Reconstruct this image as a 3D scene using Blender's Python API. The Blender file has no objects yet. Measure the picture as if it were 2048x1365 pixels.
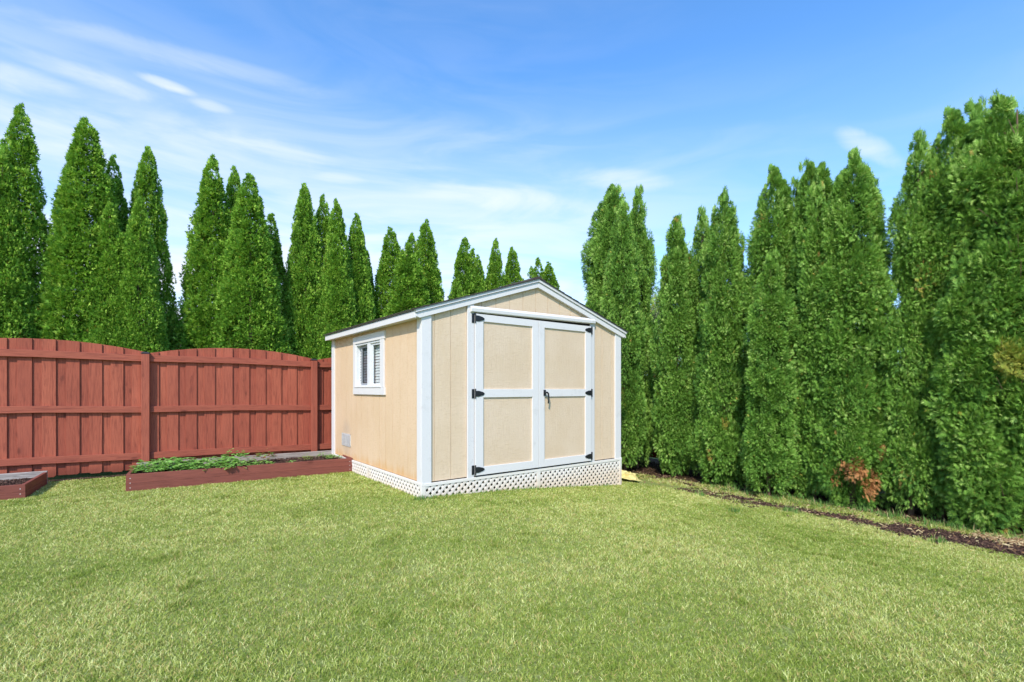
import bpy, math, random
import numpy as np
from mathutils import Vector, Matrix

# ------------------------------------------------------------------ camera, light, sky
sc = bpy.context.scene
cd = bpy.data.cameras.new("camera"); cam = bpy.data.objects.new("camera", cd)
sc.collection.objects.link(cam); sc.camera = cam
cam.location = (0, 0, 1.3); cam.rotation_euler = (math.radians(90), 0, 0)
cd.sensor_width = 36; cd.lens = 968/2048*36; cd.shift_y = 95.5/2048
cd.clip_end = 3000; cd.clip_start = 0.05
sc.view_settings.view_transform = 'Standard'; sc.view_settings.look = 'None'
sc.view_settings.exposure = 0.68; sc.view_settings.gamma = 1
SUN_AZ = math.atan2(-0.22, -0.97); SUN_EL = math.radians(42)
sund = Vector((math.sin(SUN_AZ)*math.cos(SUN_EL), math.cos(SUN_AZ)*math.cos(SUN_EL), math.sin(SUN_EL)))
sl = bpy.data.lights.new("sun", 'SUN'); sl.energy = 3.0; sl.angle = math.radians(1.5); sl.color = (1, .93, .83)
so = bpy.data.objects.new("sun", sl); sc.collection.objects.link(so)
so.rotation_euler = sund.to_track_quat('Z', 'Y').to_euler()

w = bpy.data.worlds.new("World"); sc.world = w; w.use_nodes = True
wt = w.node_tree; wt.nodes.clear()
def N(t, typ, **k):
    n = t.nodes.new(typ)
    for a, b in k.items():
        if a.startswith('i_'):
            key = a[2:]; key = int(key) if key.isdigit() else key.replace('_', ' ')
            n.inputs[key].default_value = b
        else: setattr(n, a, b)
    return n
def mth(t, op, a, b=None, c=None, clamp=False):
    n = t.nodes.new('ShaderNodeMath'); n.operation = op; n.use_clamp = clamp
    for i, v in enumerate((a, b, c)):
        if v is None: continue
        if isinstance(v, (int, float)): n.inputs[i].default_value = v
        else: t.links.new(v, n.inputs[i])
    return n.outputs[0]
def mixc(t, fac, a, b, mode='MIX'):
    n = t.nodes.new('ShaderNodeMix'); n.data_type = 'RGBA'; n.blend_type = mode
    for i, v in ((0, fac), (6, a), (7, b)):
        if isinstance(v, (int, float)): n.inputs[i].default_value = v
        elif isinstance(v, tuple): n.inputs[i].default_value = (*v, 1)[:4]
        else: t.links.new(v, n.inputs[i])
    return n.outputs[2]
def maprange(t, v, a, b, c=0., d=1., smooth=True):
    n = t.nodes.new('ShaderNodeMapRange'); n.interpolation_type = 'SMOOTHSTEP' if smooth else 'LINEAR'
    t.links.new(v, n.inputs[0])
    for i, x in enumerate((a, b, c, d)): n.inputs[i+1].default_value = x
    return n.outputs[0]
sky = N(wt, 'ShaderNodeTexSky', sky_type='NISHITA', sun_disc=False, sun_elevation=SUN_EL, sun_rotation=SUN_AZ,
        air_density=1.0, dust_density=0.5, ozone_density=2.5)
tc = N(wt, 'ShaderNodeTexCoord'); sep = N(wt, 'ShaderNodeSeparateXYZ'); wt.links.new(tc.outputs['Generated'], sep.inputs[0])
zc = mth(wt, 'ADD', mth(wt, 'MAXIMUM', sep.outputs[2], 0.0), 0.10)
px_ = mth(wt, 'DIVIDE', sep.outputs[0], zc); py_ = mth(wt, 'DIVIDE', sep.outputs[1], zc)
cmb = N(wt, 'ShaderNodeCombineXYZ'); wt.links.new(px_, cmb.inputs[0]); wt.links.new(py_, cmb.inputs[1])
mp = N(wt, 'ShaderNodeMapping'); wt.links.new(cmb.outputs[0], mp.inputs[0])
mp.inputs['Rotation'].default_value = (0, 0, math.radians(-22)); mp.inputs['Scale'].default_value = (0.22, 0.75, 1)
mp.inputs['Location'].default_value = (3.1, 1.7, 0)
n1 = N(wt, 'ShaderNodeTexNoise', i_Scale=1.5, i_Detail=7., i_Roughness=.52, i_Distortion=.35); wt.links.new(mp.outputs[0], n1.inputs[0])
# thin veil: thicker towards the left and the horizon (real cirrus bank over that part of the sky)
elev = sep.outputs[2]
bank = mth(wt, 'ADD', mth(wt, 'MULTIPLY', maprange(wt, elev, 0.56, 0.32), .60), mth(wt, 'MULTIPLY', maprange(wt, elev, 0.34, 0.10), .40))
side = maprange(wt, sep.outputs[0], 0.55, -0.15)
veil = mth(wt, 'MULTIPLY', bank, mth(wt, 'ADD', mth(wt, 'MULTIPLY', side, .62), .38))
mp3 = N(wt, 'ShaderNodeMapping'); wt.links.new(tc.outputs['Generated'], mp3.inputs[0]); mp3.inputs['Rotation'].default_value = (0, math.radians(-13), 0); mp3.inputs['Scale'].default_value = (3.2, 3.2, 17.)
n3 = N(wt, 'ShaderNodeTexNoise', i_Scale=1., i_Detail=8., i_Roughness=.55, i_Distortion=.9); wt.links.new(mp3.outputs[0], n3.inputs[0])
streak = maprange(wt, mth(wt, 'ADD', mth(wt, 'MULTIPLY', n3.outputs[0], .65), mth(wt, 'MULTIPLY', n1.outputs[0], .35)), .36, .64)
cl = mth(wt, 'ADD', mth(wt, 'MULTIPLY', veil, mth(wt, 'ADD', mth(wt, 'MULTIPLY', streak, .55), .56)), mth(wt, 'MULTIPLY', mth(wt, 'MULTIPLY', streak, side), .07), clamp=True)
# individual wisps: soft ellipses on the direction sphere
n2 = N(wt, 'ShaderNodeTexNoise', i_Scale=6., i_Detail=8., i_Roughness=.6, i_Distortion=.6); wt.links.new(tc.outputs['Generated'], n2.inputs[0])
def direction(px, py):
    v = Vector(((px-1024)/968, 1, (778-py)/968)); v.normalize(); return v
for (x0, y0, x1, y1, hw, amp) in [(60, 40, 590, 168, 15, .26), (-20, 140, 150, 188, 15, .55), (70, 125, 285, 188, 13, .50), (-20, 160, 50, 182, 12, .35),
        (285, 152, 375, 182, 8, .75), (385, 200, 455, 220, 8, .40), (1690, 275, 1785, 322, 18, .55), (1170, 352, 1320, 362, 16, .40),
        (860, 385, 1150, 410, 18, .42), (420, 270, 640, 318, 14, .28), (630, 350, 720, 362, 8, .4), (150, 240, 640, 320, 34, .20)]:
    A = direction(x0, y0); B = direction(x1, y1); mid = ((A+B)/2).normalized(); L = (B-A).length/2
    tx = (B-A).normalized(); ty = mid.cross(tx).normalized(); hh = hw/968*mid.y
    vm = N(wt, 'ShaderNodeVectorMath', operation='SUBTRACT'); wt.links.new(tc.outputs['Generated'], vm.inputs[0]); vm.inputs[1].default_value = mid
    def dot(v):
        d = N(wt, 'ShaderNodeVectorMath', operation='DOT_PRODUCT'); wt.links.new(vm.outputs[0], d.inputs[0]); d.inputs[1].default_value = v; return d.outputs['Value']
    wob = mth(wt, 'MULTIPLY', mth(wt, 'SUBTRACT', n2.outputs[0], .5), 2.6)
    a = mth(wt, 'ADD', mth(wt, 'DIVIDE', dot(tx), L), mth(wt, 'MULTIPLY', wob, .5)); b = mth(wt, 'ADD', mth(wt, 'DIVIDE', dot(ty), hh), wob)
    r = mth(wt, 'ADD', mth(wt, 'MULTIPLY', a, a), mth(wt, 'MULTIPLY', b, b))
    e = mth(wt, 'MULTIPLY', maprange(wt, r, 2.4, -.3), mth(wt, 'MULTIPLY', amp, maprange(wt, n3.outputs[0], .30, .62, .30, 1.15)))
    cl = mth(wt, 'SUBTRACT', 1., mth(wt, 'MULTIPLY', mth(wt, 'SUBTRACT', 1., cl), mth(wt, 'SUBTRACT', 1., e)))
SKYMUL = (.68, 1.10, 1.42)
skyc = mixc(wt, 1., sky.outputs[0], SKYMUL, 'MULTIPLY')
final = mixc(wt, cl, skyc, (4.3, 4.55, 5.1))
bg = N(wt, 'ShaderNodeBackground', i_Strength=.15); wt.links.new(final, bg.inputs[0])
ow = N(wt, 'ShaderNodeOutputWorld'); wt.links.new(bg.outputs[0], ow.inputs[0])

# ------------------------------------------------------------------ helpers
R = random.Random(5)
COL = sc.collection
A37 = math.radians(37.4)
Fx, Fy = math.cos(A37), math.sin(A37)
Sx, Sy = -Fy, Fx
CX, CY = -1.058, 5.72
def W(u, v, z=0.): return (CX+u*Fx+v*Sx, CY+u*Fy+v*Sy, z)
def to_uv(x, y): return ((x-CX)*Fx+(y-CY)*Fy, (x-CX)*Sx+(y-CY)*Sy)
GU = np.array([-1, 0, .45, .9, 1.35, 1.8, 2.7, 3.54, 4.3, 5, 6, 8]); GZ = np.array([0, 0, -.012, -.035, -.063, -.1, -.185, -.265, -.325, -.36, -.385, -.4])
def gz(u): return np.interp(u, GU, GZ)
def ground(x, y): return float(gz(to_uv(x, y)[0]))
_vt = {}
def vnoise(x, y, s, seed=0):
    if seed not in _vt: _vt[seed] = np.random.RandomState(seed+100).rand(256, 256)
    t = _vt[seed]; x = np.asarray(x)/s+37.3; y = np.asarray(y)/s+91.7
    xi = np.floor(x).astype(int); yi = np.floor(y).astype(int); fx = x-xi; fy = y-yi
    fx = fx*fx*(3-2*fx); fy = fy*fy*(3-2*fy)
    g = lambda a, b: t[a % 256, b % 256]
    return (g(xi, yi)*(1-fx)+g(xi+1, yi)*fx)*(1-fy)+(g(xi, yi+1)*(1-fx)+g(xi+1, yi+1)*fx)*fy

def tag(o, label=None, cat=None, group=None, kind=None):
    for k, v in (('label', label), ('category', cat), ('group', group), ('kind', kind)):
        if v: o[k] = v
    return o
def empty(name, loc=(0, 0, 0), rz=0., label=None, cat=None, group=None):
    o = bpy.data.objects.new(name, None); COL.objects.link(o); o.location = loc; o.rotation_euler = (0, 0, rz)
    o.empty_display_size = .2
    return tag(o, label, cat, group)
class M:
    def __init__(s): s.v = []; s.f = []; s.t = []
    def face(s, pts, t=.5):
        b = len(s.v); s.v += [tuple(p) for p in pts]; s.f.append(tuple(range(b, b+len(pts)))); s.t.append(t)
    def prism(s, poly, d, t=.5):
        """poly: list of 3-D points, d: extrusion vector"""
        n = len(poly); b = len(s.v); s.v += [tuple(p) for p in poly]+[(p[0]+d[0], p[1]+d[1], p[2]+d[2]) for p in poly]
        s.f.append(tuple(range(b, b+n))[::-1]); s.f.append(tuple(range(b+n, b+2*n)))
        for i in range(n):
            j = (i+1) % n; s.f.append((b+i, b+j, b+n+j, b+n+i))
        s.t += [t]*(n+2)
    def box(s, x0, x1, y0, y1, z0, z1, t=.5):
        s.prism([(x0, y0, z0), (x1, y0, z0), (x1, y0, z1), (x0, y0, z1)], (0, y1-y0, 0), t)
    def tube(s, pts, rad, n=8, t=.5, caps=True):
        b0 = len(s.v)
        for i, p in enumerate(pts):
            p = Vector(p); a = Vector(pts[max(i-1, 0)]); c = Vector(pts[min(i+1, len(pts)-1)]); d = (c-a).normalized()
            q = d.cross(Vector((0, 0, 1)) if abs(d.z) < .9 else Vector((1, 0, 0))).normalized(); e = d.cross(q)
            r = rad[i] if isinstance(rad, (list, tuple)) else rad
            for k in range(n):
                th = 2*math.pi*k/n; s.v.append(tuple(p+q*r*math.cos(th)+e*r*math.sin(th)))
        for i in range(len(pts)-1):
            for k in range(n):
                a = b0+i*n+k; b = b0+i*n+(k+1) % n; s.f.append((a, b, b+n, a+n)); s.t.append(t)
        if caps:
            s.f.append(tuple(range(b0, b0+n))[::-1]); s.f.append(tuple(b0+(len(pts)-1)*n+k for k in range(n))); s.t += [t, t]
    def build(s, name, mat, parent=None, bevel=0., smooth=False):
        me = bpy.data.meshes.new(name); me.from_pydata(s.v, [], s.f)
        import bmesh
        bm = bmesh.new(); bm.from_mesh(me); bmesh.ops.recalc_face_normals(bm, faces=bm.faces); bm.to_mesh(me); bm.free()
        at = me.attributes.new('tint', 'FLOAT', 'FACE'); at.data.foreach_set('value', np.array(s.t, dtype=np.float32))
        me.materials.append(mat)
        if smooth: me.polygons.foreach_set('use_smooth', [True]*len(me.polygons))
        o = bpy.data.objects.new(name, me); COL.objects.link(o)
        if parent: o.parent = parent
        if bevel:
            m = o.modifiers.new('bevel', 'BEVEL'); m.width = bevel; m.segments = 2; m.limit_method = 'ANGLE'
        return o
def npmesh(name, verts, quads, mat, tint=None, dead=None, tris=False, parent=None):
    k = 3 if tris else 4
    me = bpy.data.meshes.new(name); nv = len(verts); nf = len(quads)
    me.vertices.add(nv); me.vertices.foreach_set('co', np.ascontiguousarray(verts, dtype=np.float32).ravel())
    me.loops.add(nf*k); me.loops.foreach_set('vertex_index', np.ascontiguousarray(quads, dtype=np.int32).ravel())
    me.polygons.add(nf); me.polygons.foreach_set('loop_start', np.arange(nf, dtype=np.int32)*k)
    me.polygons.foreach_set('loop_total', np.full(nf, k, dtype=np.int32))
    me.update(calc_edges=True)
    for nm, a in (('tint', tint), ('dead', dead)):
        if a is not None:
            at = me.attributes.new(nm, 'FLOAT', 'FACE'); at.data.foreach_set('value', np.ascontiguousarray(a, dtype=np.float32))
    me.materials.append(mat)
    o = bpy.data.objects.new(name, me); COL.objects.link(o)
    if parent: o.parent = parent
    return o

# ------------------------------------------------------------------ materials
def newmat(name, rough=.6, spec=.3):
    m = bpy.data.materials.new(name); m.use_nodes = True; t = m.node_tree; p = t.nodes['Principled BSDF']
    p.inputs['Roughness'].default_value = rough; p.inputs['Specular IOR Level'].default_value = spec
    return m, t, p
def noise(t, vec, scale, detail=4., rough=.55, dist=0., sc3=None):
    if sc3:
        mp = t.nodes.new('ShaderNodeMapping'); t.links.new(vec, mp.inputs[0]); mp.inputs['Scale'].default_value = sc3; vec = mp.outputs[0]
    n = t.nodes.new('ShaderNodeTexNoise'); t.links.new(vec, n.inputs[0])
    n.inputs['Scale'].default_value = scale; n.inputs['Detail'].default_value = detail; n.inputs['Roughness'].default_value = rough; n.inputs['Distortion'].default_value = dist
    return n.outputs[0]
def bump(t, p, h, strength, dist):
    b = t.nodes.new('ShaderNodeBump'); b.inputs['Strength'].default_value = strength; b.inputs['Distance'].default_value = dist
    t.links.new(h, b.inputs['Height']); t.links.new(b.outputs[0], p.inputs['Normal'])
def objco(t): return t.nodes.new('ShaderNodeTexCoord').outputs['Object']
def attr(t, name): 
    a = t.nodes.new('ShaderNodeAttribute'); a.attribute_name = name; return a.outputs['Fac']
def shifted(t, co):
    """offset texture space by the board's own random tint so grain never repeats"""
    cb = t.nodes.new('ShaderNodeCombineXYZ'); s = mth(t, 'MULTIPLY', attr(t, 'tint'), 37.)
    t.links.new(s, cb.inputs[0]); t.links.new(s, cb.inputs[1]); t.links.new(s, cb.inputs[2])
    a = t.nodes.new('ShaderNodeVectorMath'); a.operation = 'ADD'; t.links.new(co, a.inputs[0]); t.links.new(cb.outputs[0], a.inputs[1]); return a.outputs[0]
def siding(name, base, stain=False, brush=.5):
    m, t, p = newmat(name, .75, .2); co = objco(t); tc_ = shifted(t, co)
    big = noise(t, co, 1.6, 3); grain = noise(t, tc_, 1., 5, .6, .6, (95, 95, 5)); dash = noise(t, tc_, 1., 3, .6, .4, (16, 16, 110)); sp = noise(t, tc_, 160., 3)
    c = mixc(t, maprange(t, big, .35, .7), base, tuple(x*y for x, y in zip(base, (.95, .93, .89))))
    c = mixc(t, mth(t, 'MULTIPLY', maprange(t, grain, .48, .72), .30), c, tuple(x*y for x, y in zip(base, (.80, .72, .60))))
    c = mixc(t, mth(t, 'MULTIPLY', maprange(t, dash, .52, .66), .34), c, tuple(x*y for x, y in zip(base, (.80, .75, .66))))
    vo = t.nodes.new('ShaderNodeTexVoronoi'); t.links.new(tc_, vo.inputs[0]); vo.inputs['Scale'].default_value = 5.5
    c = mixc(t, mth(t, 'MULTIPLY', maprange(t, vo.outputs['Distance'], .035, .018), .7), c, tuple(x*.45 for x in base))
    if stain:
        s = N(t, 'ShaderNodeSeparateXYZ'); t.links.new(co, s.inputs[0])
        wv = noise(t, co, 1., 4, .6, 0, (9, 9, 1.6)); z = mth(t, 'ADD', s.outputs[2], mth(t, 'MULTIPLY', wv, -.34))
        k = maprange(t, z, .16, -.02)
        c = mixc(t, mth(t, 'MULTIPLY', k, .55), c, (.60, .30, .075))
        streak = noise(t, co, 1., 4, .6, 0, (30, 30, 1.2))
        k2 = mth(t, 'MULTIPLY', maprange(t, streak, .52, .72), maprange(t, s.outputs[2], 1.3, .3)); c = mixc(t, mth(t, 'MULTIPLY', k2, .20), c, (.62, .37, .15))
        # grey grime round the vent
        dx = mth(t, 'MULTIPLY', mth(t, 'SUBTRACT', s.outputs[1], 2.68), 3.4); dz = mth(t, 'MULTIPLY', mth(t, 'SUBTRACT', s.outputs[2], .52), 2.6)
        r = mth(t, 'ADD', mth(t, 'MULTIPLY', dx, dx), mth(t, 'MULTIPLY', dz, dz))
        c = mixc(t, mth(t, 'MULTIPLY', maprange(t, mth(t, 'ADD', r, mth(t, 'MULTIPLY', grain, .5)), 1.1, .2), .35), c, (.33, .27, .22))
    t.links.new(c, p.inputs['Base Color'])
    h = mth(t, 'ADD', mth(t, 'MULTIPLY', grain, .6), mth(t, 'ADD', mth(t, 'MULTIPLY', dash, brush), mth(t, 'MULTIPLY', sp, .35)))
    bump(t, p, h, .8, .008); return m
def paint(name, base, dirt=(.3, .28, .25), amount=.25, stain=None, rough=.55):
    m, t, p = newmat(name, rough, .35); co = objco(t); tc_ = shifted(t, co)
    g = noise(t, tc_, 1., 5, .65, .5, (60, 60, 30)); d = noise(t, tc_, 4.5, 6, .7); sp = noise(t, tc_, 95., 2)
    c = mixc(t, mth(t, 'MULTIPLY', maprange(t, d, .55, .8), amount), base, dirt)
    c = mixc(t, mth(t, 'MULTIPLY', maprange(t, sp, .66, .74), amount*1.1), c, dirt)
    if stain:
        s = N(t, 'ShaderNodeSeparateXYZ'); t.links.new(co, s.inputs[0])
        k = maprange(t, mth(t, 'ADD', s.outputs[2], mth(t, 'MULTIPLY', noise(t, co, 3., 4), -.3)), .06, -.28)
        c = mixc(t, mth(t, 'MULTIPLY', k, .42), c, stain)
    t.links.new(c, p.inputs['Base Color'])
    bump(t, p, mth(t, 'ADD', g, mth(t, 'MULTIPLY', sp, .4)), .45, .004); return m
def wood(name, ca, cb, cdark, scale=1., along='z', rough=.7):
    m, t, p = newmat(name, rough, .25); co = objco(t); tc_ = shifted(t, co)
    st = {'z': (34, 34, 2.2), 'x': (2.2, 34, 34)}[along]; fine = {'z': (150, 150, 6), 'x': (6, 150, 150)}[along]
    g1 = noise(t, tc_, scale, 5, .6, 1.6, st); g2 = noise(t, tc_, scale, 3, .6, .4, fine)
    v = t.nodes.new('ShaderNodeTexVoronoi'); mp2 = t.nodes.new('ShaderNodeMapping'); t.links.new(tc_, mp2.inputs[0])
    mp2.inputs['Scale'].default_value = {'z': (5.5, 5.5, 2.2), 'x': (2.2, 5.5, 5.5)}[along]; t.links.new(mp2.outputs[0], v.inputs[0]); v.inputs['Scale'].default_value = 1.
    knot = maprange(t, v.outputs['Distance'], .16, .03)
    ring = mth(t, 'MULTIPLY', mth(t, 'ADD', mth(t, 'SINE', mth(t, 'MULTIPLY', mth(t, 'ADD', v.outputs['Distance'], mth(t, 'MULTIPLY', g1, .55)), 60.)), 1.), .5)
    rk = mth(t, 'MULTIPLY', ring, maprange(t, v.outputs['Distance'], .5, .1))
    pb = mth(t, 'FRACT', mth(t, 'MULTIPLY', attr(t, 'tint'), 7.77))
    big = noise(t, tc_, 2.2, 4, .6)
    c = mixc(t, pb, ca, cb)
    c = mixc(t, mth(t, 'MULTIPLY', maprange(t, big, .35, .75), .45), c, cb)
    c = mixc(t, mth(t, 'MULTIPLY', maprange(t, g1, .45, .70), .62), c, cdark)
    c = mixc(t, mth(t, 'MULTIPLY', maprange(t, g2, .45, .70), .42), c, cdark)
    c = mixc(t, mth(t, 'MULTIPLY', rk, .30), c, cdark)
    c = mixc(t, mth(t, 'MULTIPLY', knot, .6), c, tuple(x*.45 for x in cdark))
    if along == 'z':
        s = N(t, 'ShaderNodeSeparateXYZ'); t.links.new(co, s.inputs[0])
        c = mixc(t, mth(t, 'MULTIPLY', maprange(t, mth(t, 'ADD', s.outputs[2], mth(t, 'MULTIPLY', big, -.35)), .10, -.12), .55), c, tuple(x*.7 for x in cdark))
        fade = noise(t, tc_, 1., 3, .5, 0, (.8, .8, .5)); c = mixc(t, mth(t, 'MULTIPLY', maprange(t, fade, .5, .8), .3), c, tuple(min(1, x*1.35+.02) for x in ca))
    t.links.new(c, p.inputs['Base Color'])
    bump(t, p, mth(t, 'ADD', g1, mth(t, 'MULTIPLY', g2, .5)), .35, .004); return m
def plain(name, c, rough=.5, spec=.4, metal=0., nz=0., nscale=30.):
    m, t, p = newmat(name, rough, spec); p.inputs['Metallic'].default_value = metal
    n = noise(t, objco(t), nscale, 4)
    t.links.new(mixc(t, maprange(t, n, .3, .75), c, tuple(x*(1-nz-.08) for x in c)), p.inputs['Base Color'])
    bump(t, p, n, .2, .002); return m
def leafmat(name, dark, light, tip, deadc, yellow, trans=.3):
    m, t, p = newmat(name, .6, .22)
    a = attr(t, 'tint'); d = attr(t, 'dead')
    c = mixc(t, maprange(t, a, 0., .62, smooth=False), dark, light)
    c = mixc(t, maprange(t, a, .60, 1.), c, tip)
    c = mixc(t, maprange(t, d, .15, .5), c, yellow)
    c = mixc(t, maprange(t, d, .5, .8), c, deadc)
    t.links.new(c, p.inputs['Base Color'])
    tr = t.nodes.new('ShaderNodeBsdfTranslucent'); hs = t.nodes.new('ShaderNodeHueSaturation'); t.links.new(c, hs.inputs['Color']); hs.inputs['Value'].default_value = 1.5; hs.inputs['Hue'].default_value = .485
    t.links.new(hs.outputs[0], tr.inputs[0])
    ms = t.nodes.new('ShaderNodeMixShader'); ms.inputs[0].default_value = trans
    t.links.new(p.outputs[0], ms.inputs[1]); t.links.new(tr.outputs[0], ms.inputs[2])
    t.links.new(ms.outputs[0], t.nodes['Material Output'].inputs[0]); return m

TAN = (.72, .56, .40)
m_front = siding('tan_siding', TAN, False, .5)
m_side = siding('tan_siding_stained', (.71, .52, .345), True, .25)
m_panel = siding('tan_door_panel', (.70, .55, .40), False, .5)
m_white = paint('white_trim_paint', (.70, .675, .66), amount=.28)
m_lattice = paint('lattice_paint', (.76, .72, .67), dirt=(.58, .42, .26), amount=.3, stain=(.72, .46, .22))
m_black = plain('black_iron', (.012, .013, .016), .45, .5)
m_gap = plain('dark_gap', (.03, .025, .02), .9, .1)
m_shingle = plain('brown_shingle', (.09, .075, .065), .95, .1, nz=.5, nscale=220)
m_drip = plain('grey_drip_edge', (.46, .45, .45), .5, .4, nz=.1)
m_glass = plain('window_glass', (.05, .06, .065), .05, .6)
tt = m_glass.node_tree; pp = tt.nodes['Principled BSDF']; pp.inputs['Transmission Weight'].default_value = .0
gl = tt.nodes.new('ShaderNodeBsdfTransparent'); gg = tt.nodes.new('ShaderNodeBsdfGlossy'); gg.inputs['Roughness'].default_value = .03; gl.inputs[0].default_value = (.93, .95, .95, 1)
gm = tt.nodes.new('ShaderNodeMixShader'); gm.inputs[0].default_value = .07
tt.links.new(gl.outputs[0], gm.inputs[1]); tt.links.new(gl.outputs[0], gm.inputs[1]); tt.links.new(gg.outputs[0], gm.inputs[2]); tt.links.new(gm.outputs[0], tt.nodes['Material Output'].inputs[0])
m_vinyl = plain('white_vinyl', (.74, .75, .76), .4, .4)
m_greyf = plain('grey_window_frame', (.30, .32, .34), .4, .4)
m_blind = plain('blind_slat', (.80, .80, .78), .6, .3)
m_vent = plain('galvanised_vent', (.66, .64, .61), .45, .5, metal=.0, nz=.25, nscale=60)
m_ventback = plain('vent_dust_screen', (.20, .19, .18), .8, .2)
m_casing = paint('weathered_casing_paint', (.66, .64, .63), dirt=(.20, .19, .18), amount=.55)
m_inside = plain('shed_interior', (.05, .04, .03), .9, .1)
RA, RB, RD = (.42, .112, .062), (.32, .078, .045), (.16, .036, .023)
m_fboard = wood('red_stained_board', RA, RB, RD, 1., 'z')
m_frail = wood('red_stained_rail', (.385, .106, .062), (.32, .082, .048), (.17, .038, .027), 1., 'x')
m_fpost = wood('red_stained_post', (.385, .106, .062), (.32, .082, .048), (.17, .038, .027), 1., 'z')
m_cap = plain('dark_post_cap', (.035, .03, .035), .5, .4)
m_bed = wood('planter_red_board', (.27, .082, .058), (.21, .064, .046), (.12, .036, .027), 1., 'x')
m_grey = wood('weathered_grey_board', (.36, .30, .26), (.46, .41, .37), (.12, .10, .09), 1., 'x')
m_screw = plain('screw_head', (.75, .73, .7), .4, .5)
m_soil = plain('dark_potting_soil', (.045, .028, .02), .95, .1, nz=.5, nscale=45)
m_mulchchip, t, p = newmat('bark_chip', .9, .1)
t.links.new(mixc(t, attr(t, 'tint'), (.025, .014, .012), (.15, .085, .06)), p.inputs['Base Color'])
m_bark = wood('arborvitae_bark', (.20, .13, .085), (.27, .18, .12), (.08, .05, .035), 1., 'z', .9)
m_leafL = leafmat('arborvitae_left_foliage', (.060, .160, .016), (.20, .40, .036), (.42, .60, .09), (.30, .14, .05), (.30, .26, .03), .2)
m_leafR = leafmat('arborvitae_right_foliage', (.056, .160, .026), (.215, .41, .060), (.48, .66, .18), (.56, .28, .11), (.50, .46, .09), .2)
m_herb = leafmat('planter_leaf', (.10, .27, .04), (.24, .47, .09), (.44, .62, .20), (.3, .15, .05), (.3, .3, .05), .25)
m_far = leafmat('far_tree_leaf', (.10, .13, .06), (.17, .21, .10), (.28, .30, .17), (.3, .2, .1), (.3, .3, .1), .2)
m_grass = leafmat('lawn_blade', (.18, .26, .03), (.44, .505, .11), (.78, .80, .35), (.66, .50, .22), (.46, .40, .11), .2)
m_tall = leafmat('tall_grass_blade', (.06, .15, .03), (.14, .30, .06), (.34, .42, .14), (.5, .4, .2), (.4, .38, .12), .3)

# lawn sheet: thatch colour with patches; mulch bed sheet beyond
m_lawn, t, p = newmat('lawn_thatch', .95, .05)
co = objco(t); nb = noise(t, co, .8, 5, .6); nf = noise(t, co, 70., 4, .7)
c = mixc(t, maprange(t, nb, .35, .7), (.30, .38, .09), (.38, .40, .14)); c = mixc(t, maprange(t, nf, .35, .7), c, (.17, .18, .06)); t.links.new(c, p.inputs['Base Color']); bump(t, p, nf, .8, .02)
m_earth, t, p = newmat('bed_earth', .95, .05)
co = objco(t); nb = noise(t, co, 1.4, 6, .65); nf = noise(t, co, 60., 4, .7)
c = mixc(t, maprange(t, nb, .35, .65), (.085, .05, .03), (.15, .12, .045)); c = mixc(t, maprange(t, nf, .4, .7), c, (.035, .022, .016)); t.links.new(c, p.inputs['Base Color']); bump(t, p, nf, 1., .03)

# ------------------------------------------------------------------ ground
def sheet(name, us, vs, dz, mat, keep=None):
    vv = []; ff = []
    for v in vs:
        for u in us: x, y, _ = W(u, v); vv.append((x, y, float(gz(u))+dz))
    n = len(us)
    for j in range(len(vs)-1):
        for i in range(n-1):
            if keep and not keep((us[i]+us[i+1])/2, (vs[j]+vs[j+1])/2): continue
            ff.append((j*n+i, j*n+i+1, (j+1)*n+i+1, (j+1)*n+i))
    me = bpy.data.meshes.new(name); me.from_pydata(vv, [], ff); me.materials.append(mat)
    me.polygons.foreach_set('use_smooth', [True]*len(ff))
    o = bpy.data.objects.new(name, me); COL.objects.link(o); o['kind'] = 'structure'; return o
us = [-1500, -300, -60, -20]+list(np.arange(-12, 9, .45))+[12, 25, 80, 400, 1500]
vs = [-1500, -300, -60, -20]+list(np.arange(-12, 20, 1.))+[30, 80, 400, 1500]
sheet('lawn', us, vs, 0., m_lawn)
def _soil(u, v):
    e = 4.25+.16*(vnoise(v, 0*v, .9, 3)-.5)*2
    return abs(u-e-.07) < (.30 if v < -3.35 else .27)+.16*(float(vnoise(u, v, .2, 22))-.5) and (v < -3.35 or vnoise(u, v, .16, 23) > (.50 if v < -2.2 else .60))
sheet('soil_strip', list(np.arange(3.7, 4.95, .045)), list(np.arange(-7, -.6, .05)), .004, m_earth, _soil)
def edge_u(v):   # where mown lawn stops
    return 4.25+.16*(vnoise(v, 0*v, .9, 3)-.5)*2+.10*(vnoise(v, 0*v, .25, 4)-.5)
sheet('mulch_bed', list(np.arange(4.75, 7.2, .35)), list(np.arange(-10, 14, .5)), .006, m_earth)

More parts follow.
